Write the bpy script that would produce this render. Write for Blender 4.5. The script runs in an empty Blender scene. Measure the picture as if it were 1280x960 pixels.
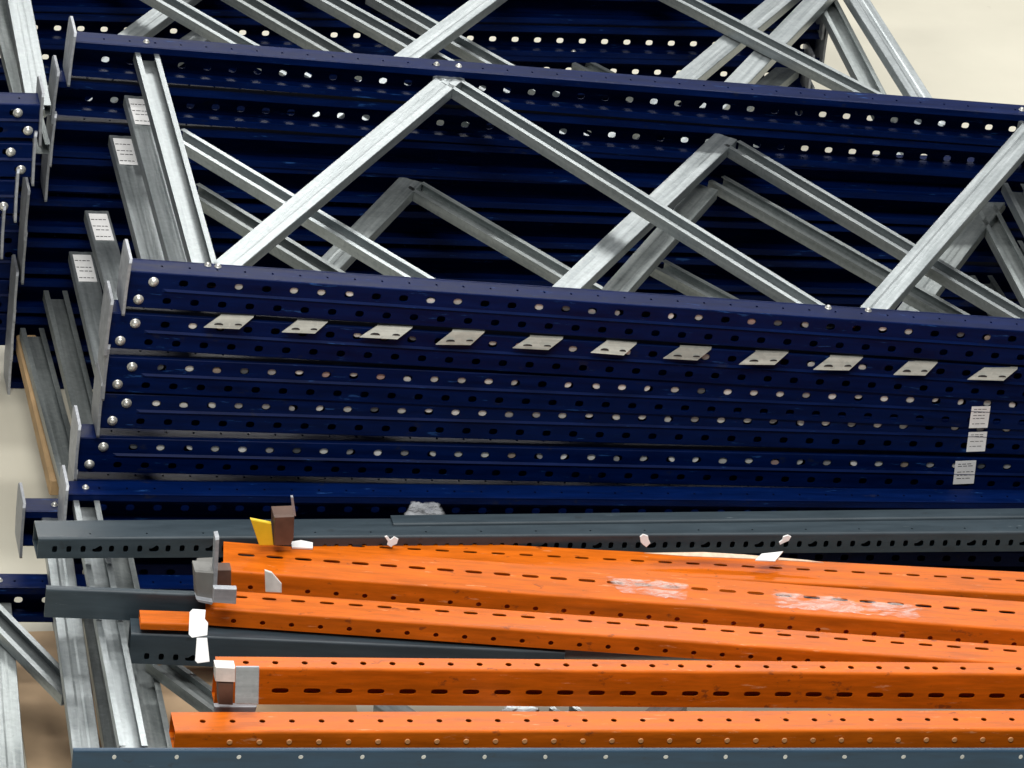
import bpy, math, random
from mathutils import Vector, Matrix
random.seed(7)
C = bpy.context.scene.collection
scn = bpy.context.scene

# ------------------------------------------------------------------ camera, world, lamps, exposure
FPX, PITCH, YAW, ROLL, DIST = 6595.167924, 0.499212834, 0.240881362, 0.127722331, 9.570909761
FLOOR = -0.56                       # floor height below the point the camera aims at
_f = Vector((math.cos(PITCH)*math.sin(YAW), math.cos(PITCH)*math.cos(YAW), -math.sin(PITCH)))
_r = Vector((math.cos(YAW), -math.sin(YAW), 0)); _u = _r.cross(_f)
RV = _r*math.cos(ROLL)+_u*math.sin(ROLL); UV = -_r*math.sin(ROLL)+_u*math.cos(ROLL); FV = _f
CAM = -FV*DIST - Vector((0, 0, FLOOR))
cd = bpy.data.cameras.new('camera'); cam = bpy.data.objects.new('camera', cd); C.objects.link(cam)
m3 = Matrix((RV, UV, -FV)).transposed()
cam.matrix_world = Matrix.Translation(CAM) @ m3.to_4x4()
cd.sensor_width = 36; cd.lens = FPX/1280*36; cd.clip_end = 200
scn.camera = cam

w = bpy.data.worlds.new("World"); scn.world = w; w.use_nodes = True
w.node_tree.nodes['Background'].inputs[0].default_value = (0.93, 0.97, 1.0, 1)
w.node_tree.nodes['Background'].inputs[1].default_value = 0.17

def lamp(x, y, z, sx, sy, power, tgt=None, col=(1, 0.98, 0.94)):
    l = bpy.data.lights.new('ceiling_or_fill_lamp', 'AREA'); l.shape = 'RECTANGLE'; l.size = sx; l.size_y = sy
    l.energy = power; l.color = col
    o = bpy.data.objects.new('ceiling_or_fill_lamp', l); C.objects.link(o); o.location = (x, y, z)
    if tgt:
        o.rotation_euler = (Vector(tgt)-o.location).to_track_quat('-Z', 'Y').to_euler()
    return o
lamp(-1.5, -0.6, 5.5, 2.4, .5, 100)
lamp(2.0, 0.6, 5.5, 2.4, .5, 115)
lamp(-2.0, 4.0, 5.5, 2.4, .5, 120)
lamp(2.5, 5.5, 5.5, 2.4, .5, 180)
lamp(0.5, 9.0, 5.8, 4.0, .8, 190, (0.2, 0, .3))
lamp(-1.2, -3.4, 6.0, 4.0, .8, 270, (0.0, 0, .3))  # added camera-side fill, brightens the front faces and the cardboard

scn.view_settings.view_transform = 'Standard'; scn.view_settings.look = 'None'
scn.view_settings.exposure = 0.0; scn.view_settings.gamma = 1
scn.render.engine = 'CYCLES'
scn.render.resolution_x = 1024; scn.render.resolution_y = 768

# ------------------------------------------------------------------ placing helpers
def ray(px, py):
    return FV + RV*((px-640)/FPX) - UV*((py-480)/FPX)
def on_y(px, py, y):
    d = ray(px, py); return CAM + d*((y-CAM.y)/d.y)
def on_z(px, py, z):                # z measured from the aim height, so the floor is FLOOR
    d = ray(px, py); return CAM + d*((z-FLOOR-CAM.z)/d.z)

# ------------------------------------------------------------------ materials
def nmat(name):
    m = bpy.data.materials.new(name); m.use_nodes = True
    nt = m.node_tree; b = nt.nodes['Principled BSDF']
    return m, nt, b
def N(nt, t, **kw):
    n = nt.nodes.new(t)
    for k, v in kw.items():
        if hasattr(n, k): setattr(n, k, v)
        else: n.inputs[k].default_value = v
    return n
def ramp(nt, src, stops):
    r = N(nt, 'ShaderNodeValToRGB'); nt.links.new(src, r.inputs[0])
    e = r.color_ramp.elements
    while len(e) < len(stops): e.new(.5)
    for i, (p, c) in enumerate(stops):
        e[i].position = p; e[i].color = (*c, 1)
    return r
def coords(nt, scale=(1, 1, 1)):
    tc = N(nt, 'ShaderNodeTexCoord'); mp = N(nt, 'ShaderNodeMapping')
    mp.inputs['Scale'].default_value = scale
    oi = N(nt, 'ShaderNodeObjectInfo'); nt.links.new(tc.outputs['Object'], mp.inputs[0])
    mu = N(nt, 'ShaderNodeMath', operation='MULTIPLY'); mu.inputs[1].default_value = 37
    nt.links.new(oi.outputs['Random'], mu.inputs[0])
    cb = N(nt, 'ShaderNodeCombineXYZ'); nt.links.new(mu.outputs[0], cb.inputs[0]); nt.links.new(mu.outputs[0], cb.inputs[1])
    nt.links.new(cb.outputs[0], mp.inputs['Location'])
    return mp.outputs[0]
def paint(name, col, worn, rough=.38, wear=.60, dirt=.5, streak=30, bump=.05, spec=.5, rust=None):
    m, nt, b = nmat(name)
    co = coords(nt, (streak*.12, streak, streak))
    n1 = N(nt, 'ShaderNodeTexNoise', Scale=2.2, Detail=8, Roughness=.65); nt.links.new(co, n1.inputs['Vector'])
    d = tuple(c*dirt for c in col)
    r1 = ramp(nt, n1.outputs[0], [(.3, d), (.6, col), (.8, tuple(min(1, c*1.25+.002) for c in col))])
    # rubbed marks
    co2 = coords(nt, (9, 60, 60))
    n2 = N(nt, 'ShaderNodeTexNoise', Scale=1.6, Detail=10, Roughness=.7); nt.links.new(co2, n2.inputs['Vector'])
    r2 = ramp(nt, n2.outputs[0], [(wear, (0, 0, 0)), (wear+.05, (.8, .8, .8))])
    mx = N(nt, 'ShaderNodeMix', data_type='RGBA')
    nt.links.new(r2.outputs[0], mx.inputs['Factor']); nt.links.new(r1.outputs[0], mx.inputs['A'])
    mx.inputs['B'].default_value = (*worn, 1)
    out = mx.outputs['Result']
    # small chips and grime spots
    n3 = N(nt, 'ShaderNodeTexNoise', Scale=26, Detail=6, Roughness=.6); nt.links.new(coords(nt, (1, 1.6, 1.6)), n3.inputs['Vector'])
    r3 = ramp(nt, n3.outputs[0], [(.635, (0, 0, 0)), (.69, (.75, .75, .75))])
    m3_ = N(nt, 'ShaderNodeMix', data_type='RGBA'); nt.links.new(r3.outputs[0], m3_.inputs['Factor']); nt.links.new(out, m3_.inputs['A'])
    m3_.inputs['B'].default_value = (*(rust or tuple(c*.45+.01 for c in col)), 1)
    nt.links.new(m3_.outputs['Result'], b.inputs['Base Color'])
    rr = N(nt, 'ShaderNodeMapRange'); rr.inputs[3].default_value = rough-.08; rr.inputs[4].default_value = rough+.2
    nt.links.new(n1.outputs[0], rr.inputs[0]); nt.links.new(rr.outputs[0], b.inputs['Roughness'])
    b.inputs['Specular IOR Level'].default_value = spec
    bp = N(nt, 'ShaderNodeBump', Strength=bump, Distance=.004); nt.links.new(n2.outputs[0], bp.inputs['Height'])
    nt.links.new(bp.outputs[0], b.inputs['Normal'])
    return m
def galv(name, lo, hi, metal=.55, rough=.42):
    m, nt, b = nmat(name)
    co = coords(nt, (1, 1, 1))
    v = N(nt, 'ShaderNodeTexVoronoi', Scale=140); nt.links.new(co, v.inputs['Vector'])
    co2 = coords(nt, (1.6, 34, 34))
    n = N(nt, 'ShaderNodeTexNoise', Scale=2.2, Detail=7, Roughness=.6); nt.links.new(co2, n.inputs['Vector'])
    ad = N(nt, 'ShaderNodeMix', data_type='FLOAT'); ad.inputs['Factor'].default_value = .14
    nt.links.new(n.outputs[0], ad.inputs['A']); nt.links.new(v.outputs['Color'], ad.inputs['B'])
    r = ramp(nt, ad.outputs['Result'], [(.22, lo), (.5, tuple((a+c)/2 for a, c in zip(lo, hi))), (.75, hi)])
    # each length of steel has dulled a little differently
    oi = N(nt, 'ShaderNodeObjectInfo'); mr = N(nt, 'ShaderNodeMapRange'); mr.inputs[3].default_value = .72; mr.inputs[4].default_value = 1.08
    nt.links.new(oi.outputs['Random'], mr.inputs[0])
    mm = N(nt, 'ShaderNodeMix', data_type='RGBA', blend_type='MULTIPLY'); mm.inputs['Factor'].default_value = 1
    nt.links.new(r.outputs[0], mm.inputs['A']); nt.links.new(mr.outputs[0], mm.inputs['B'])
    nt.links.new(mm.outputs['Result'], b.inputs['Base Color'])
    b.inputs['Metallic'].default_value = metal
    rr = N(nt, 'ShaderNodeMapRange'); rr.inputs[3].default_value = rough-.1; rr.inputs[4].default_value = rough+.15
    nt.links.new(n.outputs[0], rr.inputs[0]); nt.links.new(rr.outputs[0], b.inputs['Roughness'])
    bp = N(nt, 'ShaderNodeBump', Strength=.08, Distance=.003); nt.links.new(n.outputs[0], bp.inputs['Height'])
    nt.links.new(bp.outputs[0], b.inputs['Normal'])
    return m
def flat(name, col, rough=.6, metal=0, var=.25, scale=30):
    m, nt, b = nmat(name)
    co = coords(nt)
    n = N(nt, 'ShaderNodeTexNoise', Scale=scale, Detail=6); nt.links.new(co, n.inputs['Vector'])
    r = ramp(nt, n.outputs[0], [(.3, tuple(c*(1-var) for c in col)), (.7, tuple(min(1, c*(1+var*.5)) for c in col))])
    nt.links.new(r.outputs[0], b.inputs['Base Color']); b.inputs['Roughness'].default_value = rough; b.inputs['Metallic'].default_value = metal
    return m
BLUE = paint('blue_paint', (.0003, .0085, .064), (.02, .075, .24), rough=.32, wear=.625, spec=.085)
ORANGE = paint('orange_paint', (.73, .150, .004), (.80, .36, .17), rough=.36, wear=.62, dirt=.62, bump=.06, spec=.24, rust=(.20, .045, .012))
SLATE = paint('slate_paint', (.042, .062, .078), (.17, .21, .23), rough=.36, wear=.66, dirt=.7)
SLATEB = paint('slate_blue_paint', (.022, .065, .12), (.1, .16, .22), rough=.4, wear=.68, dirt=.7)
GALV = galv('galvanised_steel', (.21, .24, .25), (.50, .54, .555), metal=.75, rough=.36)
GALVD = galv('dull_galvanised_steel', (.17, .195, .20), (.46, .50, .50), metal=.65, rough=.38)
ZINC = galv('zinc_bolt', (.55, .55, .5), (.9, .9, .86), metal=.6, rough=.3)
PLATE = galv('base_plate_steel', (.26, .28, .31), (.52, .54, .58), metal=.3, rough=.5)
RIV = [flat('bright_disc', (.85, .85, .82), .4), flat('pale_disc_a', (.66, .67, .64), .5), flat('pale_disc_b', (.52, .53, .51), .5),  # disc tones, mostly painting light seen through the post holes
       flat('grey_disc', (.34, .34, .34), .5), flat('brown_disc', (.33, .27, .22), .6), flat('pink_disc', (.42, .30, .27), .6), flat('dark_disc', (.10, .11, .12), .6)]
CARD = flat('cardboard', (.52, .37, .23), .85, var=.2, scale=9)
WOOD = flat('timber', (.50, .33, .17), .8, var=.3, scale=14)
PAPER = flat('white_paper', (.90, .90, .90), .6, var=.08)
INK = flat('ink', (.05, .05, .06), .6)
YELLOW = flat('yellow_tape', (.85, .60, .03), .4, var=.12)
BROWN = flat('brown_plate', (.13, .075, .055), .55, var=.3)
GREYP = flat('grey_connector', (.20, .20, .19), .5, var=.2)
TAB = galv('tab_steel', (.30, .30, .27), (.74, .74, .66), metal=.35, rough=.4)

# floor: cream sealed concrete, faint mottling
def floor_mat():
    m, nt, b = nmat('cream_floor')
    co = coords(nt)
    n = N(nt, 'ShaderNodeTexNoise', Scale=1.3, Detail=9, Roughness=.6); nt.links.new(co, n.inputs['Vector'])
    r = ramp(nt, n.outputs[0], [(.3, (.57, .545, .45)), (.7, (.68, .65, .54))])
    n2 = N(nt, 'ShaderNodeTexNoise', Scale=7, Detail=4); nt.links.new(co, n2.inputs['Vector'])
    r2 = ramp(nt, n2.outputs[0], [(.68, (1, 1, 1)), (.74, (.72, .70, .66))])
    mm = N(nt, 'ShaderNodeMix', data_type='RGBA', blend_type='MULTIPLY'); mm.inputs['Factor'].default_value = 1
    nt.links.new(r.outputs[0], mm.inputs['A']); nt.links.new(r2.outputs[0], mm.inputs['B'])
    nt.links.new(mm.outputs['Result'], b.inputs['Base Color']); b.inputs['Roughness'].default_value = .55
    return m
def wrap_mat(name='clear_wrap', lo=.42, hi=.62, col=(.95, .80, .74)):
    m, nt, b = nmat(name)
    co = coords(nt, (8, 22, 22))
    n = N(nt, 'ShaderNodeTexNoise', Scale=2.2, Detail=8, Roughness=.7, Distortion=1.2); nt.links.new(co, n.inputs['Vector'])
    r = ramp(nt, n.outputs[0], [(lo, (0, 0, 0)), (hi, (.85, .85, .85))])
    tc = N(nt, 'ShaderNodeTexCoord'); gr = N(nt, 'ShaderNodeVectorMath', operation='SUBTRACT'); gr.inputs[1].default_value = (.5, .5, .5)
    nt.links.new(tc.outputs['UV'], gr.inputs[0])
    ab = N(nt, 'ShaderNodeVectorMath', operation='ABSOLUTE'); nt.links.new(gr.outputs[0], ab.inputs[0])
    sx = N(nt, 'ShaderNodeSeparateXYZ'); nt.links.new(ab.outputs[0], sx.inputs[0])
    mx_ = N(nt, 'ShaderNodeMath', operation='MAXIMUM'); nt.links.new(sx.outputs[0], mx_.inputs[0]); nt.links.new(sx.outputs[1], mx_.inputs[1])
    ed = N(nt, 'ShaderNodeMapRange'); ed.inputs[1].default_value = .5; ed.inputs[2].default_value = .34; nt.links.new(mx_.outputs[0], ed.inputs[0])
    sm = N(nt, 'ShaderNodeMath', operation='MULTIPLY'); nt.links.new(n.outputs[0], sm.inputs[0]); nt.links.new(ed.outputs[0], sm.inputs[1])
    nt.links.new(sm.outputs[0], r.inputs[0]) if False else None
    r2 = ramp(nt, sm.outputs[0], [(lo+.04, (0, 0, 0)), (hi, (.78, .78, .78))])
    nt.links.new(r2.outputs[0], b.inputs['Alpha']); b.inputs['Base Color'].default_value = (*col, 1); b.inputs['Roughness'].default_value = .25
    bp = N(nt, 'ShaderNodeBump', Strength=.6, Distance=.004); nt.links.new(n.outputs[0], bp.inputs['Height']); nt.links.new(bp.outputs[0], b.inputs['Normal'])
    return m
WRAP = wrap_mat(lo=.36, hi=.74)  # pale pinkish colour also paints the glare on the wrap
FILM = flat('cream_film', (.80, .58, .42), .3, var=.25, scale=60)
CRINKLE = wrap_mat('crinkled_wrap', .26, .62, (.45, .47, .50))

# ------------------------------------------------------------------ mesh helpers
class MB:
    def __init__(s): s.v = []; s.f = []
    def add(s, vs, fs):
        o = len(s.v); s.v += [tuple(v) for v in vs]; s.f += [tuple(i+o for i in f) for f in fs]; return s
    def box(s, x0, x1, y0, y1, z0, z1):
        return s.add([(x0,y0,z0),(x1,y0,z0),(x1,y1,z0),(x0,y1,z0),(x0,y0,z1),(x1,y0,z1),(x1,y1,z1),(x0,y1,z1)],
                     [(0,3,2,1),(4,5,6,7),(0,1,5,4),(1,2,6,5),(2,3,7,6),(3,0,4,7)])
    def bevbox(s, x0, x1, y0, y1, z0, z1, b=.002):
        vs = []; xs = (x0, x1); ys = (y0, y1); zs = (z0, z1); idx = {}
        for i in (0,1):
            for j in (0,1):
                for k in (0,1):
                    for a in range(3):
                        p = [xs[i], ys[j], zs[k]]
                        for q in range(3):
                            if q != a: p[q] += b*(1 if (i,j,k)[q] == 0 else -1)
                        idx[i,j,k,a] = len(vs); vs.append(p)
        # idx[...,a]: the corner point lying on the face whose normal is axis a
        fs = []
        for a in range(3):
            o = [q for q in range(3) if q != a]
            for sd in (0,1):
                q = []
                for (m, n) in ((0,0),(1,0),(1,1),(0,1)):
                    c = [0,0,0]; c[a] = sd; c[o[0]] = m; c[o[1]] = n; q.append(idx[c[0],c[1],c[2],a])
                fs.append(q)
        for a in range(3):      # edges along a
            o = [q for q in range(3) if q != a]
            for m in (0,1):
                for n in (0,1):
                    c0 = [0,0,0]; c0[o[0]] = m; c0[o[1]] = n; c1 = list(c0); c1[a] = 1
                    fs.append([idx[(*c0, o[0])], idx[(*c1, o[0])], idx[(*c1, o[1])], idx[(*c0, o[1])]])
        for i in (0,1):
            for j in (0,1):
                for k in (0,1): fs.append([idx[i,j,k,0], idx[i,j,k,1], idx[i,j,k,2]])
        return s.add(vs, fs)
    def sweep(s, prof, x0, x1, closed=True, cap=True, frame=None, segs=1):
        """prof: list of (y,z); extrude along x"""
        n = len(prof); vs = []
        for k in range(segs+1):
            x = x0+(x1-x0)*k/segs; vs += [(x, y, z) for y, z in prof]
        fs = []
        for k in range(segs):
            for i in range(n if closed else n-1):
                j = (i+1) % n; fs.append((k*n+i, k*n+j, (k+1)*n+j, (k+1)*n+i))
        if cap and closed: fs += [tuple(range(n))[::-1], tuple(segs*n+i for i in range(n))]
        return s.add(vs, fs)
    def mesh(s, name, mat, smooth=False):
        me = bpy.data.meshes.new(name); me.from_pydata(s.v, [], s.f)
        import bmesh
        bm = bmesh.new(); bm.from_mesh(me); bmesh.ops.recalc_face_normals(bm, faces=bm.faces); bm.to_mesh(me); bm.free()
        me.materials.append(mat)
        if smooth: me.polygons.foreach_set('use_smooth', [True]*len(me.polygons))
        return me
def link(name, me, parent=None, loc=(0, 0, 0), rot=(0, 0, 0), scale=None):
    o = bpy.data.objects.new(name, me); C.objects.link(o)
    if parent: o.parent = parent
    o.location = loc; o.rotation_euler = rot
    if scale: o.scale = scale
    return o
def tag(o, label, cat, group=None):
    o['label'] = label; o['category'] = cat
    if group: o['group'] = group
    return o
def empty(name, M):
    o = bpy.data.objects.new(name, None); C.objects.link(o); o.matrix_world = M; o.empty_display_size = .05
    return o

def thick_polyline(pts, t):
    """open polyline -> closed profile of thickness t (to the left side)"""
    n = len(pts); nor = []
    for i in range(n-1):
        d = Vector((pts[i+1][0]-pts[i][0], pts[i+1][1]-pts[i][1])).normalized(); nor.append(Vector((-d.y, d.x)))
    out = []
    for i in range(n):
        if i == 0: q = nor[0]*t
        elif i == n-1: q = nor[-1]*t
        else:
            b = (nor[i-1]+nor[i]); b = b/b.length; q = b*(t/max(.3, b.dot(nor[i])))
        out.append((pts[i][0]+q.x, pts[i][1]+q.y))
    return list(pts)+out[::-1]

def perf(mb, O, U, V, L, W, rows, T):
    """sheet with real punched holes. O corner, U along the length, V across, T = thickness vector (inwards).
    rows: (v centre, pitch, first, hu, hv, band half height, power, last)"""
    O, U, V, T = map(Vector, (O, U, V, T))
    def P(u, v): return O+U*u+V*v
    def quad(u0, u1, v0, v1):
        for off in (Vector((0,0,0)), T):
            mb.add([P(u0,v0)+off, P(u1,v0)+off, P(u1,v1)+off, P(u0,v1)+off], [(0,1,2,3)])
    vcur = 0
    for (vc, pitch, first, hu, hv, bh, pw, shp) in sorted(rows, key=lambda r: r[0]):
        if vc-bh > vcur+1e-6: quad(0, L, vcur, vc-bh)
        u = first; ucur = 0; k = 0
        while u+pitch/2 < L:
            u0, u1 = u-pitch/2, u+pitch/2
            if u0 > ucur+1e-6: quad(ucur, u0, vc-bh, vc+bh)
            rect = []
            for a, b_ in (((u0,vc-bh),(u1,vc-bh)), ((u1,vc-bh),(u1,vc+bh)), ((u1,vc+bh),(u0,vc+bh)), ((u0,vc+bh),(u0,vc-bh))):
                for q in range(3): rect.append((a[0]+(b_[0]-a[0])*q/3, a[1]+(b_[1]-a[1])*q/3))
            hole = []
            HU, HV = hu, hv
            if shp == 'mixed' and k % 4 == 3: HU = hu*1.9
            n = len(rect)
            for q in range(n):
                a = 2*math.pi*(q/n)+math.pi*1.25
                c, s_ = math.cos(a), math.sin(a)
                hole.append((u+HU*math.copysign(abs(c)**pw, c), vc+HV*math.copysign(abs(s_)**pw, s_)))
            if shp == 'mixed' and k % 4 == 3: hole = [(x, y) if x > u else (x, max(y, vc-hv*.1)) for x, y in hole]
            vs = [P(*q) for q in rect]+[P(*q) for q in hole]+[P(*q)+T for q in hole]+[P(*q)+T for q in rect]
            fs = []
            for q in range(n):
                r_ = (q+1) % n
                fs += [(q, r_, n+r_, n+q), (n+q, n+r_, 2*n+r_, 2*n+q), (2*n+q, 2*n+r_, 3*n+r_, 3*n+q)]
            mb.add(vs, fs)
            ucur = u1; u += pitch; k += 1
        if ucur < L: quad(ucur, L, vc-bh, vc+bh)
        vcur = vc+bh
    if vcur < W-1e-6: quad(0, L, vcur, W)
    for (a, b_) in (((0,0),(0,W)), ((L,0),(L,W)), ((0,0),(L,0)), ((0,W),(L,W))):
        mb.add([P(*a), P(*b_), P(*b_)+T, P(*a)+T], [(0,1,2,3)])

# ------------------------------------------------------------------ rack upright profile (post)
PW, PD, LIP, TH, PL = .072, .050, .013, .002, 2.75
def post_mesh(front=True, mat=BLUE, name='post_mesh', L=PL, rows=2):
    """local: x along the post, y=0 outer perforated web, flanges towards +y (front) or -y (rear), z from 0 down to -PW"""
    s = 1 if front else -1
    mb = MB()
    perf(mb, (0,0,-.0025), (1,0,0), (0,0,-1), L, PW-.005, [(.0155, .05, .098, .0083, .0068, .009, .75, ''), (.0525, .05, .073, .0078, .0065, .009, .75, '')][2-rows if front else 1:2 if rows else 1], (0, s*TH, 0))
    # rounded corners web -> flange
    for zc, sg in ((-.0025, 1), (-PW+.0025, -1)):
        pr = [(s*.0025 - s*.0025*math.cos(a), zc+sg*.0025*math.sin(a)) for a in (0, .52, 1.05, 1.571)]
        mb.sweep(pr, 0, L, closed=False, cap=False)
    perf(mb, (0, s*.0025, 0), (1,0,0), (0, s, 0), L, PD-.0025, [(.024, .05, .06, .0022, .003, .004, .9, '')], (0, 0, -TH))
    mb.box(0, L, min(s*.0025, s*PD), max(s*.0025, s*PD), -PW, -PW+TH)
    lip = .0355 if front else LIP  # front lips widened to close the back, so the holes look dark
    for zc, sg in ((-.004, 1), (-PW+.004, -1)):
        pr = [(s*(PD-.004)+s*.004*math.sin(a), zc+sg*.004*math.cos(a)) for a in (0, .39, .785, 1.18, 1.571)]
        mb.sweep([(y, z+sg*.0004) for y, z in pr], 0, L, closed=False, cap=False)
    mb.box(0, L, min(s*PD, s*(PD-TH)), max(s*PD, s*(PD-TH)), -lip, 0-.0004)
    mb.box(0, L, min(s*PD, s*(PD-TH)), max(s*PD, s*(PD-TH)), -PW+.0004, -PW+lip)
    # pressed rib between the two rows of holes, starting past the bolts
    if front:
        z0 = -.034
        mb.add([(.062,0,z0+.0035),(.070,-.0038,z0),(.062,0,z0-.0035),(L,0,z0+.0035),(L,-.0038,z0),(L,0,z0-.0035)], [(0,1,4,3),(1,2,5,4),(0,2,1)])
        # shallow step along the foot edge
    return mb.mesh(name, mat)
POST_F = post_mesh(True); POST_R = post_mesh(False, name='rear_post_mesh', rows=1); POST_P = post_mesh(False, name='plain_post_mesh', rows=0)

def dome(r, h, n=12, rings=3):
    """bolt head facing -y"""
    mb = MB(); vs = []; fs = []
    # washer
    for k in range(rings+1):
        a = k/rings*math.pi/2
        rr = r*math.cos(a)*.8 if k < rings else .0006; yy = -h*math.sin(a)-.0012
        vs += [(rr*math.cos(2*math.pi*i/n), yy, rr*math.sin(2*math.pi*i/n)) for i in range(n)]
    for k in range(rings):
        for i in range(n): fs.append((k*n+i, k*n+(i+1) % n, (k+1)*n+(i+1) % n, (k+1)*n+i))
    fs.append(tuple(rings*n+i for i in range(n)))
    mb.add(vs, fs)
    w_ = [(r*math.cos(2*math.pi*i/n), 0, r*math.sin(2*math.pi*i/n)) for i in range(n)]
    w2 = [(x*.97, -.0015, z*.97) for x, _, z in w_]
    mb.add(w_+w2, [(i, (i+1) % n, n+(i+1) % n, n+i) for i in range(n)]+[tuple(n+i for i in range(n))])
    return mb
BOLT = dome(.0095, .006).mesh('bolt_mesh', ZINC, True)
FBOLT = dome(.0065, .005).mesh('flange_bolt_mesh', ZINC, True)
def disc_mesh(mat, i):
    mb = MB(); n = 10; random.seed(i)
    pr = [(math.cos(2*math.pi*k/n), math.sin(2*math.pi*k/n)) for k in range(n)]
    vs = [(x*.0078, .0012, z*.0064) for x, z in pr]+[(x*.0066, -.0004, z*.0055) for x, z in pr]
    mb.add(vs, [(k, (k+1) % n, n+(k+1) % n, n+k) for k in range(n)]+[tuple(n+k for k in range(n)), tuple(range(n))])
    return mb.mesh('disc_mesh', mat)
DISCM = [disc_mesh(m, i) for i, m in enumerate(RIV)]

# ------------------------------------------------------------------ braces: lipped channels
BWD, BHT = .047, .021
_bm = {}
def brace_mesh(L, style, mat):
    mb = MB(); w2 = BWD/2; t = .0016
    if style == 'open':       # web below, lips above
        pts = [(-w2+.010, 0), (-w2, 0), (-w2, -BHT), (w2, -BHT), (w2, 0), (w2-.010, 0)]
        mb.sweep(thick_polyline(pts, t), 0, L)
    else:                     # web above, with two faint pressed lines
        pts = [(-w2+.010, -BHT), (-w2, -BHT), (-w2, -.001), (-w2+.001, 0), (-.008, 0), (-.004, -.0007), (.004, -.0007), (.008, 0), (w2-.001, 0), (w2, -.001), (w2, -BHT), (w2-.010, -BHT)]
        mb.sweep(thick_polyline(pts, -t), 0, L)
    return mb.mesh('brace_mesh', mat)

def add_brace(fr, M, D, p1, p2, style, mat=GALV, zoff=-.012, sticker=False, y0=.024, y1=None, bolts=True, clip=False):
    """p1, p2: two points of the brace's centre line as seen, laid onto this frame's own plane"""
    Mi = M.inverted()
    def loc(p):
        o = Mi @ CAM; d = (Mi.to_3x3() @ ray(*p)); return o + d*((zoff-o.z)/d.z)
    a, b_ = loc(p1), loc(p2)
    if a.y > b_.y: a, b_ = b_, a
    y1 = (D-.042) if y1 is None else y1
    if fr.get('group') == 'low blue frames under the loose beams': y0 = .13
    k = (b_.x-a.x)/(b_.y-a.y)
    if clip: y0, y1 = a.y, b_.y
    A = Vector((a.x+k*(y0-a.y), y0, zoff)); B = Vector((a.x+k*(y1-a.y), y1, zoff))
    L = (B-A).length
    o = link('brace', brace_mesh(L, style, mat), fr, A, (0, 0, math.atan2(B.y-A.y, B.x-A.x)))
    if bolts:
        uf = (L+.016/math.sin(math.atan2(B.y-A.y, abs(B.x-A.x))) if y1 < D-.03 else L-.018)
        for u in ((.018, uf) if bolts == 2 else (uf,)):
            q = link('bolt', FBOLT, o, (u, 0, -zoff+.0002), (-math.pi/2, 0, 0))
    if sticker:
        s = link('sticker', STICK, o, (L-.125, 0, .0008))
    return o
def sticker_mesh(L, W, seed):
    random.seed(seed)
    mb = MB(); mb.box(0, L, -W/2, W/2, 0, .0006); me = mb.mesh('sticker_mesh', PAPER)
    me.materials.append(INK)
    import bmesh
    bm = bmesh.new(); bm.from_mesh(me)
    x = L*.12
    while x < L*.8:                                    # rows of small print, printed flat
        y = -W*.36
        while y < W*.3:
            ln = random.uniform(.1, .24)*W
            f = bm.faces.new([bm.verts.new((x+dx, y+dy, .0008)) for dx, dy in ((0,0),(L*.028,0),(L*.028,ln),(0,ln))]); f.material_index = 1
            y += ln+W*.05
        x += L*random.choice((.09, .14, .25))
    bm.to_mesh(me); bm.free()
    return me
STICK = sticker_mesh(.110, .036, 3)

def base_plate_mesh(mat=PLATE):
    """thin steel foot plate standing across the end of a post (normal along x), softly bent"""
    mb = MB(); ys = [-.012, -.006, .05, .068, .074]; zs = [.028, .022, -.03, -.080, -.087]
    for (sx) in (0, -.005):
        vs = []
        for j, z in enumerate(zs):
            for i, y in enumerate(ys):
                yy = y
                if j in (0, 4) and i == 0: yy = -.006
                if j in (0, 4) and i == 4: yy = .068
                vs.append((sx-.0015*math.sin(j*1.1), yy, z))
        mb.add(vs, [(j*5+i, j*5+i+1, (j+1)*5+i+1, (j+1)*5+i) for j in range(4) for i in range(4)])
    rim = [(0,i) for i in range(5)]+[(j,4) for j in range(1,5)]+[(4,i) for i in (3,2,1,0)]+[(j,0) for j in (3,2,1)]
    idx = [j*5+i for j, i in rim]; n = len(idx)
    mb.f += [(idx[k], idx[(k+1) % n], 25+idx[(k+1) % n], 25+idx[k]) for k in range(n)]
    return mb.mesh('base_plate_mesh', mat)
BP = base_plate_mesh()

def frame_matrix(pl, pr, Y):
    """pl, pr: where the upper front edge of the front post starts and where it passes x=1280"""
    A = on_y(*pl, Y); B = on_y(*pr, Y)
    t = math.atan2(A.z-B.z, B.x-A.x)
    return Matrix.Translation(A) @ Matrix.Rotation(t, 4, 'Y')

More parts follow.
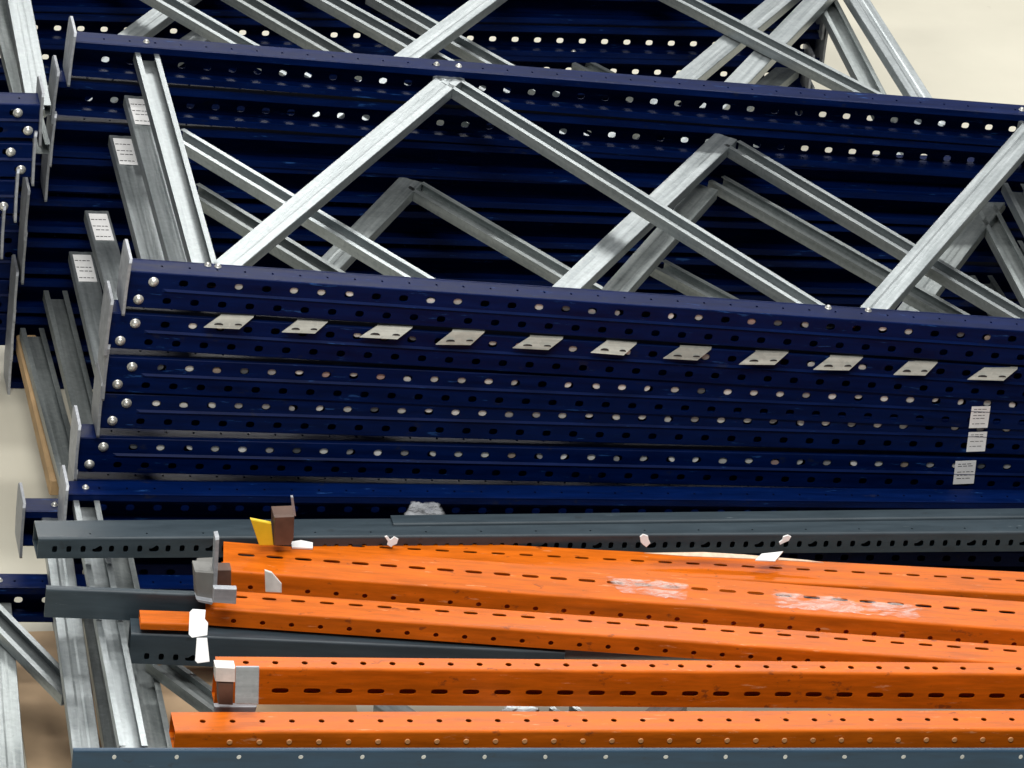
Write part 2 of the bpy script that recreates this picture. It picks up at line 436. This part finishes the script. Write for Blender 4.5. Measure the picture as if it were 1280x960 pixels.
def make_frame(M, label, group, D=.978, discs=None, seed=0, plates='L', bolts=True, front=POST_F, rear=POST_R, xshift_rear=0, name='upright_frame', L=PL):
    random.seed(seed)
    fr = empty(name, M); tag(fr, label, 'rack frame', group)
    fp = link('post', front, fr); rp = link('post', rear, fr, (xshift_rear, D, 0))
    if bolts:
        for (x, z) in ((.044, -.018), (.022, -.055)):
            link('bolt', BOLT, fp, (x if plates == 'L' else L-x, 0, z), (0, random.random()*6, 0))
    if plates == 'L':
        link('base_plate', BP, fr, (-.0006, 0, 0)); link('base_plate', BP, fr, (xshift_rear-.0006, D, 0), (0, 0, 0), (1, -1, 1))
    else:
        link('base_plate', BP, fr, (L+.0036, 0, 0)); link('base_plate', BP, fr, (L+.0036, D, 0), (0, 0, 0), (1, -1, 1))
    if discs:  # discs behind the holes, their colours standing for light seen through
        prob, wts = discs
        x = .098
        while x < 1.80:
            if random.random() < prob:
                link('rivet_or_hole_light', random.choices(DISCM, wts)[0], fp, (x+(random.uniform(-.006,.006) if random.random() < .35 else 0), .0034, -.018+(random.uniform(-.005,.004) if random.random() < .35 else 0)), (0, random.uniform(-.1, .1), 0), (random.uniform(1.05, 1.2), 1, random.uniform(1.05, 1.2)))
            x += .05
    return fr

# ------------------------------------------------------------------ setting
f = MB(); S = 30; f.box(-S, S, -S, S, -.1, 0); fl = link('floor', f.mesh('floor_mesh', floor_mat())); fl['kind'] = 'structure'

# ------------------------------------------------------------------ main stack of blue frames
G = 'stacked blue upright frames'
spec = [  # left corner, right passing point, y shift, hole-light disc probability, weights
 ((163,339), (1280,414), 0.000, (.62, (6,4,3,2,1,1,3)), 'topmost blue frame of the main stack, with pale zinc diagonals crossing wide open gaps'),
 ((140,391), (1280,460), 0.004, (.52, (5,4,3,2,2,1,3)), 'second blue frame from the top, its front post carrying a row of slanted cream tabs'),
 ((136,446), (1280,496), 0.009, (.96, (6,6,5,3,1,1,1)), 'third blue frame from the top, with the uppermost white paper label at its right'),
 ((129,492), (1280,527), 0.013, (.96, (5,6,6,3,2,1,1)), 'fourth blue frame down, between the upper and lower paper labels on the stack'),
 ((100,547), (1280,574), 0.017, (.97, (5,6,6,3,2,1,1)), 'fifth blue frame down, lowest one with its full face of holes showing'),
 ((96,602), (1280,622), 0.021, None, 'sixth blue frame down, hidden in front by the lower frame, rear post showing at left'),
 ((84,654), (1280,668), 0.024, None, 'seventh blue frame down, only its rear post and plate seen at the left edge'),
 ((80,704), (1280,714), 0.026, None, 'eighth blue frame down, rear post end showing just above the floor at left'),
 ((76,754), (1280,760), 0.028, None, 'lowest blue frame of the main stack, resting on the cream floor'),
]
MF = []
for i, (pl, pr, dy, rv, lab) in enumerate(spec):
    M = frame_matrix(pl, pr, dy)
    MF.append((make_frame(M, lab, G, discs=rv, seed=i+20, rear=POST_R if i < 2 else POST_P), M))
D0 = .978
def br(i, p1, p2, st, **k): return add_brace(MF[i][0], MF[i][1], D0, p1, p2, st, **dict(dict(bolts=2 if i == 0 else 0, y1=D0-(.042 if i == 0 else .066)), **k))
br(0, (186,75), (253,319), 'open'); br(0, (560,100), (289,326), 'closed'); br(0, (585,113), (1022,385), 'open')
br(0, (1290,160), (1092,386), 'closed'); br(0, (1325,175), (1760,445), 'open')
CL = dict(clip=True)
br(1, (171,122), (226,322), 'closed', sticker=True); br(1, (219,163.5), (640,416), 'open', **CL); br(1, (908,170), (650,414), 'closed', **CL); br(1, (915,178), (1330,425), 'open', **CL)
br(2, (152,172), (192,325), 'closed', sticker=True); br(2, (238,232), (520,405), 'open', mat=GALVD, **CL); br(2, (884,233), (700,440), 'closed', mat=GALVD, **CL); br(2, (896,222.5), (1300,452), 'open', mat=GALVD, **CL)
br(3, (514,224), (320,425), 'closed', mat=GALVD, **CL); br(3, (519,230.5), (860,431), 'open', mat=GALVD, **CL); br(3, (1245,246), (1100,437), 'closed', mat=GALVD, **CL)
br(4, (122,268), (156,390), 'closed', sticker=True); br(4, (822,328), (1000,424), 'open', mat=GALVD, **CL); br(4, (1232,245), (1295,355), 'open', mat=GALVD)
br(5, (100,310), (128,430), 'closed', sticker=True)
br(2, (1264,222), (1322,335), 'open'); br(3, (1240,272), (1288,362), 'open', mat=GALVD)
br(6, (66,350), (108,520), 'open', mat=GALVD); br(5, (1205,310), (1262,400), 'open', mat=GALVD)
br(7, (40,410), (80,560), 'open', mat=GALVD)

# slanted cream tabs on the second frame
def tab_mesh():
    mb = MB(); pr = [(-.036,-.013), (.022,-.013), (.044,.012), (-.010,.012)]
    n = 4
    mb.add([(x, -.003 if z > 0 else -.013, z) for x, z in pr]+[(x, (-.001 if z > 0 else -.011), z) for x, z in pr], [(0,1,2,3),(4,7,6,5)]+[(k,(k+1)%4,4+(k+1)%4,4+k) for k in range(4)])
    # folded upper lip
    mb.add([(-.010,-.003,.012),(.044,-.003,.012),(.046,.0035,.0145),(-.008,.0035,.0145)], [(0,1,2,3)])
    return mb.mesh('tab_mesh', TAB)
TM = tab_mesh()
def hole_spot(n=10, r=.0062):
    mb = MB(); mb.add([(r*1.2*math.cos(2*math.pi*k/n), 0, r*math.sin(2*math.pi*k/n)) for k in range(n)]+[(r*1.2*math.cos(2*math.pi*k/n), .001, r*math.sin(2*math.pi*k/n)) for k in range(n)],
        [tuple(range(n)), tuple(range(n, 2*n))]+[(k, (k+1) % n, n+(k+1) % n, n+k) for k in range(n)]); return mb.mesh('dark_hole_mesh', flat('hole_shadow', (.05, .05, .055), .7))
HS = hole_spot()  # dark discs painting the shade inside the tabs' holes
M1 = MF[1][1]; fp1 = [c for c in MF[1][0].children if c.name.startswith('post') and c.location.y < .5][0]
for k, px in enumerate((282,377,478,571,668,763,855,950,1043,1140,1236)):
    p = M1.inverted() @ on_y(px, 401+(px-282)*.0685, M1.translation.y)
    t = link('metal_tab', TM, fp1, (p.x, 0, p.z+.002), (random.uniform(-.12,.12), random.uniform(-.05,.05), random.uniform(-.04,.04)), (random.uniform(1.02,1.2), 1, random.uniform(.72,.92)))
    link('hole_shade_disc', HS, t, (-.012, -.0108, -.006), (.38,0,0)); link('hole_shade_disc', HS, t, (.020, -.0104, -.005), (.38,0,0), (.8,1,.8))
# paper labels stuck over three posts near the right
def paper_label(i, px, py, h, L=.036, seed=1, dark=False):
    M = MF[i][1]; fp = [c for c in MF[i][0].children if c.name.startswith('post') and c.location.y < .5][0]
    p = M.inverted() @ on_y(px, py, M.translation.y)
    o = link('paper_label', sticker_mesh(h, L, seed), fp, (p.x, -.0026, p.z), (math.radians(90), math.radians(86), 0))
    return o
paper_label(2, 1226, 507, .046, seed=11); paper_label(3, 1222, 539, .042, seed=12); paper_label(4, 1207, 575, .050, .040, seed=13)

# ------------------------------------------------------------------ stack standing to the left, its ends showing
GL = 'blue frames of the left-hand stack'
LSp = [((52,131), (0,129)), ((43,180), (0,178)), ((21,226), (-20,225)), ((4,272), (-30,271))]
LF = []
labs = ['topmost frame of the stack at the left edge, round bolts on its blue end', 'second frame down in the stack at the left edge, below the bolted top one',
        'third frame down in the left-edge stack, mostly cut off by the picture edge', 'fourth frame down in the left-edge stack, only its plate tip showing']
for i, (pr, pl) in enumerate(LSp):
    A = on_y(*pr, .79)
    M = Matrix.Translation(A-Vector((PL, 0, 0)))
    fr = make_frame(M, labs[i], GL, plates='R', seed=50+i, rear=POST_R if i < 2 else POST_P); LF.append((fr, M))
add_brace(LF[0][0], LF[0][1], D0, (28,20), (45,110), 'closed'); add_brace(LF[1][0], LF[1][1], D0, (6,20), (30,112), 'open', mat=GALVD)

# ------------------------------------------------------------------ stack behind
GB = 'blue frames of the stack behind'
BFm = []
lb = ['top frame of the rear stack, bright diagonals passing out of the top of the picture', 'second frame of the rear stack, upper row of bright see-through holes',
      'third frame of the rear stack, lower row of bright see-through holes', 'fourth frame of the rear stack, deep in shade', 'lowest frame of the rear stack, deep in shade on the floor']
YB = 2.0
POST_P0 = POST_F
for i, z in enumerate((-.135, -.211, -.278, -.352, -.426)):
    xr = on_y(1016+(i % 2)*9-i*3, 40, YB).x
    A = Vector((xr-PL, YB-D0, z-FLOOR+.004))
    M = Matrix.Translation(A) @ Matrix.Rotation(math.radians(.1*(i-1)), 4, 'Y')
    BFm.append((make_frame(M, lb[i], GB, plates='R', seed=70+i, rear=POST_R if i in (1, 2) else POST_P, front=POST_P0), M))
def bb(i, p1, p2, st, **k): return add_brace(BFm[i][0], BFm[i][1], D0, p1, p2, st, **k)
MX = Matrix.Translation((on_y(1150, 40, YB).x-PL+.05, YB-D0, -.058-FLOOR))
FX = make_frame(MX, 'deep frame on top of the rear stack, bright channels leaving the picture at top right', GB, D=1.42, plates='R', seed=79, rear=POST_P, front=POST_P0)
def bx(p1, p2, st, **k): return add_brace(FX, MX, 1.42, p1, p2, st, bolts=False, **k)
bx((620,-12), (520,62), 'closed'); bx((190,-12), (318,62), 'open'); bx((845,-8), (1078,112), 'open'); bx((1070,-8), (1146,112), 'closed'); bx((1030,-8), (1092,112), 'open', mat=GALVD, zoff=-.062)
bb(0, (470,-8), (618,76), 'open'); bb(0, (215,5), (165,42), 'closed'); bx((985,-10), (868,88), 'closed', zoff=-.036)
bb(1, (322,-5), (225,60), 'closed'); bx((320,5), (425,66), 'open', mat=GALVD, zoff=-.036); bx((1027,-8), (928,95), 'closed', zoff=-.036); bx((420,2), (560,80), 'open', zoff=-.036)
bb(2, (632,28), (580,75), 'closed', mat=GALVD); bb(2, (655,40), (748,88), 'open', mat=GALVD); bb(2, (1040,40), (960,105), 'closed', mat=GALVD)

# ------------------------------------------------------------------ lower frames in front, under the beams
GLw = 'low blue frames under the loose beams'
Zl = -.191
def low_front(fr, y=.066):            # front posts of the low frames stand a little further in; no foot plate there
    ch = list(fr.children)
    [c for c in ch if c.name.startswith('post') and c.location.y < .5][0].location = (0, y, -.011)
    fp = [c for c in ch if c.name.startswith('base_plate') and c.location.y < .5]
    bpy.data.objects.remove(fp[0])
A = on_z(80, 598, Zl); M = Matrix.Translation((A.x, -.03-D0, A.z)) @ Matrix.Rotation(math.radians(.2), 4, 'Y')
L1 = make_frame(M, 'low frame in front whose blue rear post runs the full width above the slate angle', GLw, seed=90); ML1 = M; low_front(L1)
A = on_z(27, 622, Zl-.074); M = Matrix.Translation((A.x, A.y-D0, A.z)) @ Matrix.Rotation(math.radians(.2), 4, 'Y')
L2 = make_frame(M, 'second low frame, its blue post end sticking out left over the cream floor', GLw, seed=91); ML2 = M; low_front(L2, .02)
A = on_z(-60, 716, Zl-.155); M = Matrix.Translation((A.x, A.y-D0, A.z)) @ Matrix.Rotation(math.radians(.3), 4, 'Y')
L3 = make_frame(M, 'bottom low frame, blue post entering from the left edge above the cardboard', GLw, seed=92); ML3 = M; low_front(L3, .14)
add_brace(L1, ML1, D0, (136,771), (168,937), 'open'); add_brace(L2, ML2, D0, (85,768), (108,937), 'closed')
add_brace(L1, ML1, D0, (660,880), (585,935), 'closed', clip=True, bolts=False); add_brace(L1, ML1, D0, (700,880), (770,935), 'open', clip=True, bolts=False)
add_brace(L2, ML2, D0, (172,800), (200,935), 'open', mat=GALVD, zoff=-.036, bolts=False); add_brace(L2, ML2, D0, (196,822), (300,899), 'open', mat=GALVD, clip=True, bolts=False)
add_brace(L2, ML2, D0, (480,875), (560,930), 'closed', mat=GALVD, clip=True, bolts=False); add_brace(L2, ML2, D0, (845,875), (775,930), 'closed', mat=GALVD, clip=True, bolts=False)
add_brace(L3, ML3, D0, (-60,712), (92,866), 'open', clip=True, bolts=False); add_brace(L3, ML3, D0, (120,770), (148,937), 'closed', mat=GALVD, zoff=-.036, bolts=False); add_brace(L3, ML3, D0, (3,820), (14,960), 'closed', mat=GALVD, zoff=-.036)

# ------------------------------------------------------------------ loose beams
def beam(name, label, cat, group, pl, pr, z, wt, h, mat, rows_top=None, rows_face=None, length=None, back=None, flange=.012):
    """steel channel: top and front sheets, back and bottom closing it to darken the slots. pl, pr = its upper front edge."""
    A = on_z(*pl, z); B = on_z(*pr, z) if not isinstance(z, tuple) else None
    d = (B-A); L = length or d.length+.4
    ang = math.atan2(d.y, d.x)
    M = Matrix.Translation(A) @ Matrix.Rotation(ang, 4, 'Z')
    mb = MB(); t = .002; r = .0045
    perf(mb, (0,0,-r), (1,0,0), (0,0,-1), L, h-r, rows_face or [], (0, t, 0))
    perf(mb, (0,r,0), (1,0,0), (0,1,0), L, wt-r, rows_top or [], (0, 0, -t))
    mb.sweep([(r-r*math.cos(a), -r+r*math.sin(a)) for a in (0, .39, .785, 1.18, 1.571)], 0, L, closed=False, cap=False)
    back = h if back is None else back  # full back leg by default, added so the slots stay dark
    mb.box(0, L, wt-t, wt, -back, -.0003)
    mb.box(0, L, t+.0002, wt-t-.0002, -h, -h+t)
    o = link(name, mb.mesh(name+'_mesh', mat), None); o.matrix_world = M
    tag(o, label, cat, group)
    return o, M, L
GO = 'orange slotted beams'
def sl(v, first=.03, hu=.0125, hv=.0035, pitch=.05): return [(v, pitch, first, hu, hv, .006, .55, '')]
def dots(v, first=.05, r=.0048, pitch=.05): return [(v, pitch, first, r, r, .0065, 1, '')]
ob = {}
ob[1] = beam('slotted_beam', 'rearmost orange slotted beam, starting right of the brown block', 'beam', GO, (393,697), (1280,743), -.158, .078, .028, ORANGE, sl(.043), dots(.016))
ob[2] = beam('slotted_beam', 'wide orange slotted beam with smeared clear wrap on its top', 'beam', GO, (279,713), (1280,788), -.142, .098, .042, ORANGE, sl(.054,.04,.0150,.0048), dots(.026), back=.010)
ob[3] = beam('slotted_beam', 'orange slotted beam in the middle, beginning under the grey end hooks', 'beam', GO, (257,760), (1280,831), -.146, .062, .034, ORANGE, sl(.040,.06,.0125,.004), dots(.018))
ob[4] = beam('slotted_beam', 'orange beam lying almost level with large slots along its tall front face', 'beam', GO, (272,835), (1280,843), -.118, .036, .072, ORANGE, dots(.014,.05,.0055), sl(.040,.11,.0145,.0055,.0545))
ob[5] = beam('slotted_beam', 'lowest orange beam with two rows of small round holes, above the blue-grey beam', 'beam', GO, (219,915), (1280,912), -.150, .060, .040, ORANGE, dots(.028,.05,.0052), None)
ob[0] = beam('slotted_beam', 'short orange beam end between slate plates at the left', 'beam', GO, (176,778), (420,786), -.162, .04, .014, ORANGE, None, None, length=.105)

GS = 'slate grey perforated beams'
def slits(v): return [(v, .025, .03, .0046, .0068, .0095, .6, 'mixed')]
beam('perforated_angle', 'long slate angle with a row of mixed slots, running full width behind the orange beams', 'beam', GS, (48,673), (1280,665), -.138, .060, .041, SLATE, dots(.010,.0925,.002,.1), slits(.018))
beam('slate_beam', 'thin slate beam lying behind the perforated angle, seen right of the crinkled wrap', 'beam', GS, (492,655), (1280,646), -.133, .030, .03, SLATE, None, None)
beam('slate_beam', 'plain slate beam end at left, over the bright zinc channels', 'beam', GS, (58,736), (262,744), -.142, .012, .057, SLATE, None, [(.040, .6, .07, .004, .005, .008, .9, '')], length=.29)
beam('slate_beam', 'short slate beam with dark slots below the small orange end', 'beam', GS, (164,792), (420,803), -.187, .05, .060, SLATE, None, slits(.040))
o6, M6, L6 = beam('slate_beam', 'blue-grey beam along the bottom edge of the picture with a row of small rivets', 'beam', GS, (92,938), (1280,938), -.163, .008, .09, SLATEB, None, None)
x = .068
while x < L6-.05:
    link('rivet_or_hole_light', DISCM[1], o6, (x, -.0004, -.013), (0, random.random()*3, 0), (.6, 1, .6)); x += .1035
o6b = [o for o in (ob[5][0],)][0]
ORIV = disc_mesh(flat('peach_rivet', (.92, .42, .16), .4), 9)
x = .0925
while x < 1.7:
    link('rivet_or_hole_light', ORIV, o6b, (x, -.0012, -.020), (0, random.random()*3, 0), (.62, 1, .78)); x += .05

# ------------------------------------------------------------------ small things
def solid(name, label, cat, poly, z, th, mat, upright=True, group=None, lean=0, yoff=0):
    """a plate whose outline is given on a vertical (facing the front) or level plane at its real place, with thickness"""
    if upright:
        y0 = on_z(*max(poly, key=lambda q: q[1]), z).y+yoff
        yb = max(q[1] for q in poly)
        pts = [on_y(px, py, y0+(yb-py)*lean) for px, py in poly]; T = Vector((0, th, 0))
    else:
        pts = [on_z(px, py, z) for px, py in poly]; T = Vector((0, 0, -th))
    c = sum(pts, Vector())/len(pts)
    n = len(pts); mb = MB()
    ins = [c+(p-c)*.93 for p in pts]
    q = [p-c for p in pts]; qi = [p-c-T*.15 for p in ins]
    mb.add([tuple(p) for p in qi]+[tuple(p) for p in q]+[tuple(p+T) for p in q],
           [tuple(range(n))]+[(k, (k+1) % n, n+(k+1) % n, n+k) for k in range(n)]+[(n+k, n+(k+1) % n, 2*n+(k+1) % n, 2*n+k) for k in range(n)]+[tuple(2*n+k for k in range(n))])
    o = link(name, mb.mesh(name+'_mesh', mat)); o.location = c
    if label: tag(o, label, cat, group)
    return o
def put(child, parent):
    bpy.context.view_layer.update()
    child.parent = parent; child.matrix_parent_inverse = Matrix.Identity(4)
    child.matrix_world = Matrix.Translation(child.location)
    bpy.context.view_layer.update()
# end hooks of the orange beams
o2, o4, o3 = ob[2][0], ob[4][0], ob[3][0]
def part_of(parent, name, poly, z, th, mat, upright=True, yoff=0):
    o = solid(name, None, None, poly, z, th, mat, upright, yoff=yoff)
    loc = o.location.copy(); M = parent.matrix_world if parent.parent is None else parent.matrix_world
    Mi = parent_world(parent).inverted()
    o.parent = parent; o.matrix_basis = Mi @ Matrix.Translation(loc)
    return o
def parent_world(p):
    return WM[p.name]
WM = {ob[k][0].name: ob[k][1] for k in ob}
part_of(o2, 'end_hook', [(243,712),(269,714),(267,752),(245,748)], -.138, .03, GREYP)
part_of(o2, 'end_hook', [(246,698),(269,697),(268,711),(243,711)], -.132, .01, GREYP, False)
part_of(o2, 'end_plate', [(269,672),(274,671),(271,736),(266,736)], -.11, .02, PLATE)
part_of(o2, 'end_block', [(270,711),(289,711),(289,735),(269,734)], -.13, .02, BROWN, yoff=-.01)
part_of(o3, 'end_plate', [(267,735),(296,736),(295,755),(266,753)], -.12, .01, PLATE, yoff=-.01)
part_of(o4, 'end_plate', [(295,834),(324,834),(323,881),(294,880)], -.118, .004, PLATE, yoff=-.006)
part_of(o4, 'end_block', [(269,833),(294,834),(294,852),(269,851)], -.112, .02, RIV[0], yoff=-.008)
part_of(o4, 'end_hook', [(272,852),(292,853),(291,881),(273,880)], -.15, .02, BROWN, yoff=.006)
part_of(o4, 'end_hook', [(268,883),(321,883),(318,893),(268,892)], -.185, .01, PLATE)

part_of(o4, 'latch', [(302,853),(308,850),(311,857),(309,866),(304,865)], -.118, .004, PAPER, yoff=-.012)
part_of(o4, 'lever', [(311,856),(320,860),(319,864),(311,861)], -.118, .004, BROWN, yoff=-.012)
part_of(o3, 'latch', [(272,742),(280,742),(280,747),(272,747)], -.12, .003, BROWN, yoff=-.016)
part_of(o3, 'latch', [(281,744),(290,740),(286,749)], -.12, .003, PAPER, yoff=-.016)
part_of(o2, 'hook_tooth', [(241,707),(246,705),(247,714),(242,715)], -.138, .012, PLATE, yoff=-.006)
part_of(o2, 'hook_lip', [(245,748),(267,752),(265,755),(247,751)], -.138, .02, PLATE, yoff=-.006)
solid('paper_tag', 'white paper tag with cut corners, upper of the two hanging beside the orange beam ends', 'tag', [(237,766),(241,762),(257,763),(256,774),(260,779),(259,794),(240,797),(236,793)], -.135, .002, PAPER, yoff=-.03, lean=.0012)
solid('paper_tag', 'narrow white paper tag below the other tag, left of the level orange beam', 'tag', [(246,798),(259,798),(262,827),(247,829),(244,826)], -.15, .002, PAPER, yoff=-.02, lean=.001)
yt = solid('yellow_tape', 'yellow and black strip of tape folded over the slate angle beside the brown block', 'tape', [(313,649),(339,654),(342,682),(324,682)], -.125, .006, YELLOW, yoff=0)
bk = solid('steel_block', 'brown steel block standing on the slate angle behind the top orange beam', 'block', [(342,644),(368,643),(367,672),(363,681),(342,681)], -.125, .03, BROWN, yoff=-.004)
solid('steel_rod', 'thin pale rod sticking up beside the brown block', 'rod', [(363.5,621),(366.5,621),(370,645),(366,645)], -.095, .005, PLATE)
solid('paper_scrap', 'white scrap lying on the top orange beam right of the brown block', 'scrap', [(364,677),(376,675),(391,678),(391,685),(365,684)], -.138, .003, PAPER, False)
solid('paper_scrap', 'pinkish white wedge of torn wrap under the wide orange beam near its left end', 'scrap', [(331,713),(340,716),(352,730),(352,741),(332,740)], -.14, .004, RIV[0], yoff=-.04)
solid('paper_scrap', 'small white scrap on the slate angle above the orange beams, left of centre', 'scrap', [(481,671),(484,670),(488,675),(493,671),(498,674),(496,680),(491,682),(489,684),(484,681),(485,677)], -.145, .0025, PAPER, yoff=-.002, lean=.0003)
solid('paper_scrap', 'white round scrap on the slate angle, right of two smaller specks', 'scrap', [(800,671),(804,668),(810,670),(811,675),(813,679),(808,684),(804,681),(801,678)], -.145, .0025, PAPER, yoff=-.002, lean=.0003)
solid('paper_scrap', 'thin white scrap on the slate angle at right of centre', 'scrap', [(979,671),(985,669),(989,671),(986,676),(981,678),(975,681),(974,678),(978,675)], -.145, .0025, PAPER, yoff=-.002, lean=.0003)
solid('film_strip', 'cream strip of packing film between slate angle and rear orange beam', 'film', [(805,691),(880,690),(930,693),(1010,700),(1030,703),(960,699),(860,695)], -.137, .0012, FILM, False)
solid('film_scrap', 'white folded end of packing film at right of the cream strip', 'film', [(952,692),(979,689),(969,701),(944,700)], -.132, .002, PAPER, False)

# clear wrap smeared on the wide beam, and crinkled on the low frame
def film(name, label, poly_px, z, mat, nx=26, ny=6, amp=.0018, seed=1):
    random.seed(seed)
    (a, b_, c, d) = [on_z(px, py, z) for px, py in poly_px]
    mb = MB(); vs = []
    for j in range(ny+1):
        for i in range(nx+1):
            u, v = i/nx, j/ny
            p = (a*(1-u)+b_*u)*(1-v)+(d*(1-u)+c*u)*v
            vs.append(p+Vector((random.uniform(-1,1)*.003, random.uniform(-1,1)*.003, random.random()*amp)))
    o = a.copy(); mb.add([tuple(p-o) for p in vs], [(j*(nx+1)+i, j*(nx+1)+i+1, (j+1)*(nx+1)+i+1, (j+1)*(nx+1)+i) for j in range(ny) for i in range(nx)])
    me = mb.mesh(name+'_mesh', mat, True); uv = me.uv_layers.new(name='uv')
    for lp in me.loops: uv.data[lp.index].uv = ((lp.vertex_index % (nx+1))/nx, (lp.vertex_index//(nx+1))/ny)
    ob_ = link(name, me); ob_.location = o
    tag(ob_, label, 'film'); return ob_
film('clear_wrap', 'shiny pinkish wrap smeared over the wide orange beam right of centre', [(740,716),(880,728),(872,756),(760,742)], -.1412, WRAP, seed=2)
film('clear_wrap', 'long crumpled pale wrap along the wide orange beam towards the right', [(930,733),(1180,757),(1185,780),(940,760)], -.1412, WRAP, seed=5, nx=40)
film('crinkled_wrap', 'crinkled grey plastic bunched on the low blue post left of centre', [(514,626),(550,627),(566,650),(492,653)], -.165, CRINKLE, nx=14, ny=8, amp=.006, seed=8)

# cardboard and timber on the floor at left
cb = [on_z(px, py, FLOOR+.004) for px, py in ((10,790),(420,780),(470,985),(38,985))]
mb = MB(); mb.add([(p.x, p.y, .004) for p in cb]+[(p.x, p.y, .0008) for p in cb], [(0,1,2,3),(4,7,6,5),(0,4,5,1),(1,5,6,2),(2,6,7,3),(3,7,4,0)])
tag(link('cardboard_sheet', mb.mesh('cardboard_mesh', CARD)), 'brown cardboard sheet on the floor under the lower zinc channels', 'cardboard')
a = on_z(33, 418, -.44); b_ = on_z(76, 600, -.44)
d = b_-a; mb = MB(); mb.bevbox(0, d.length, -.02, .02, -.035, 0, .003)
o = link('timber_bearer', mb.mesh('timber_mesh', WOOD)); o.matrix_world = Matrix.Translation(a) @ Matrix.Rotation(math.atan2(d.y, d.x), 4, 'Z')
tag(o, 'light timber batten under the left ends of the stacked blue frames', 'batten')
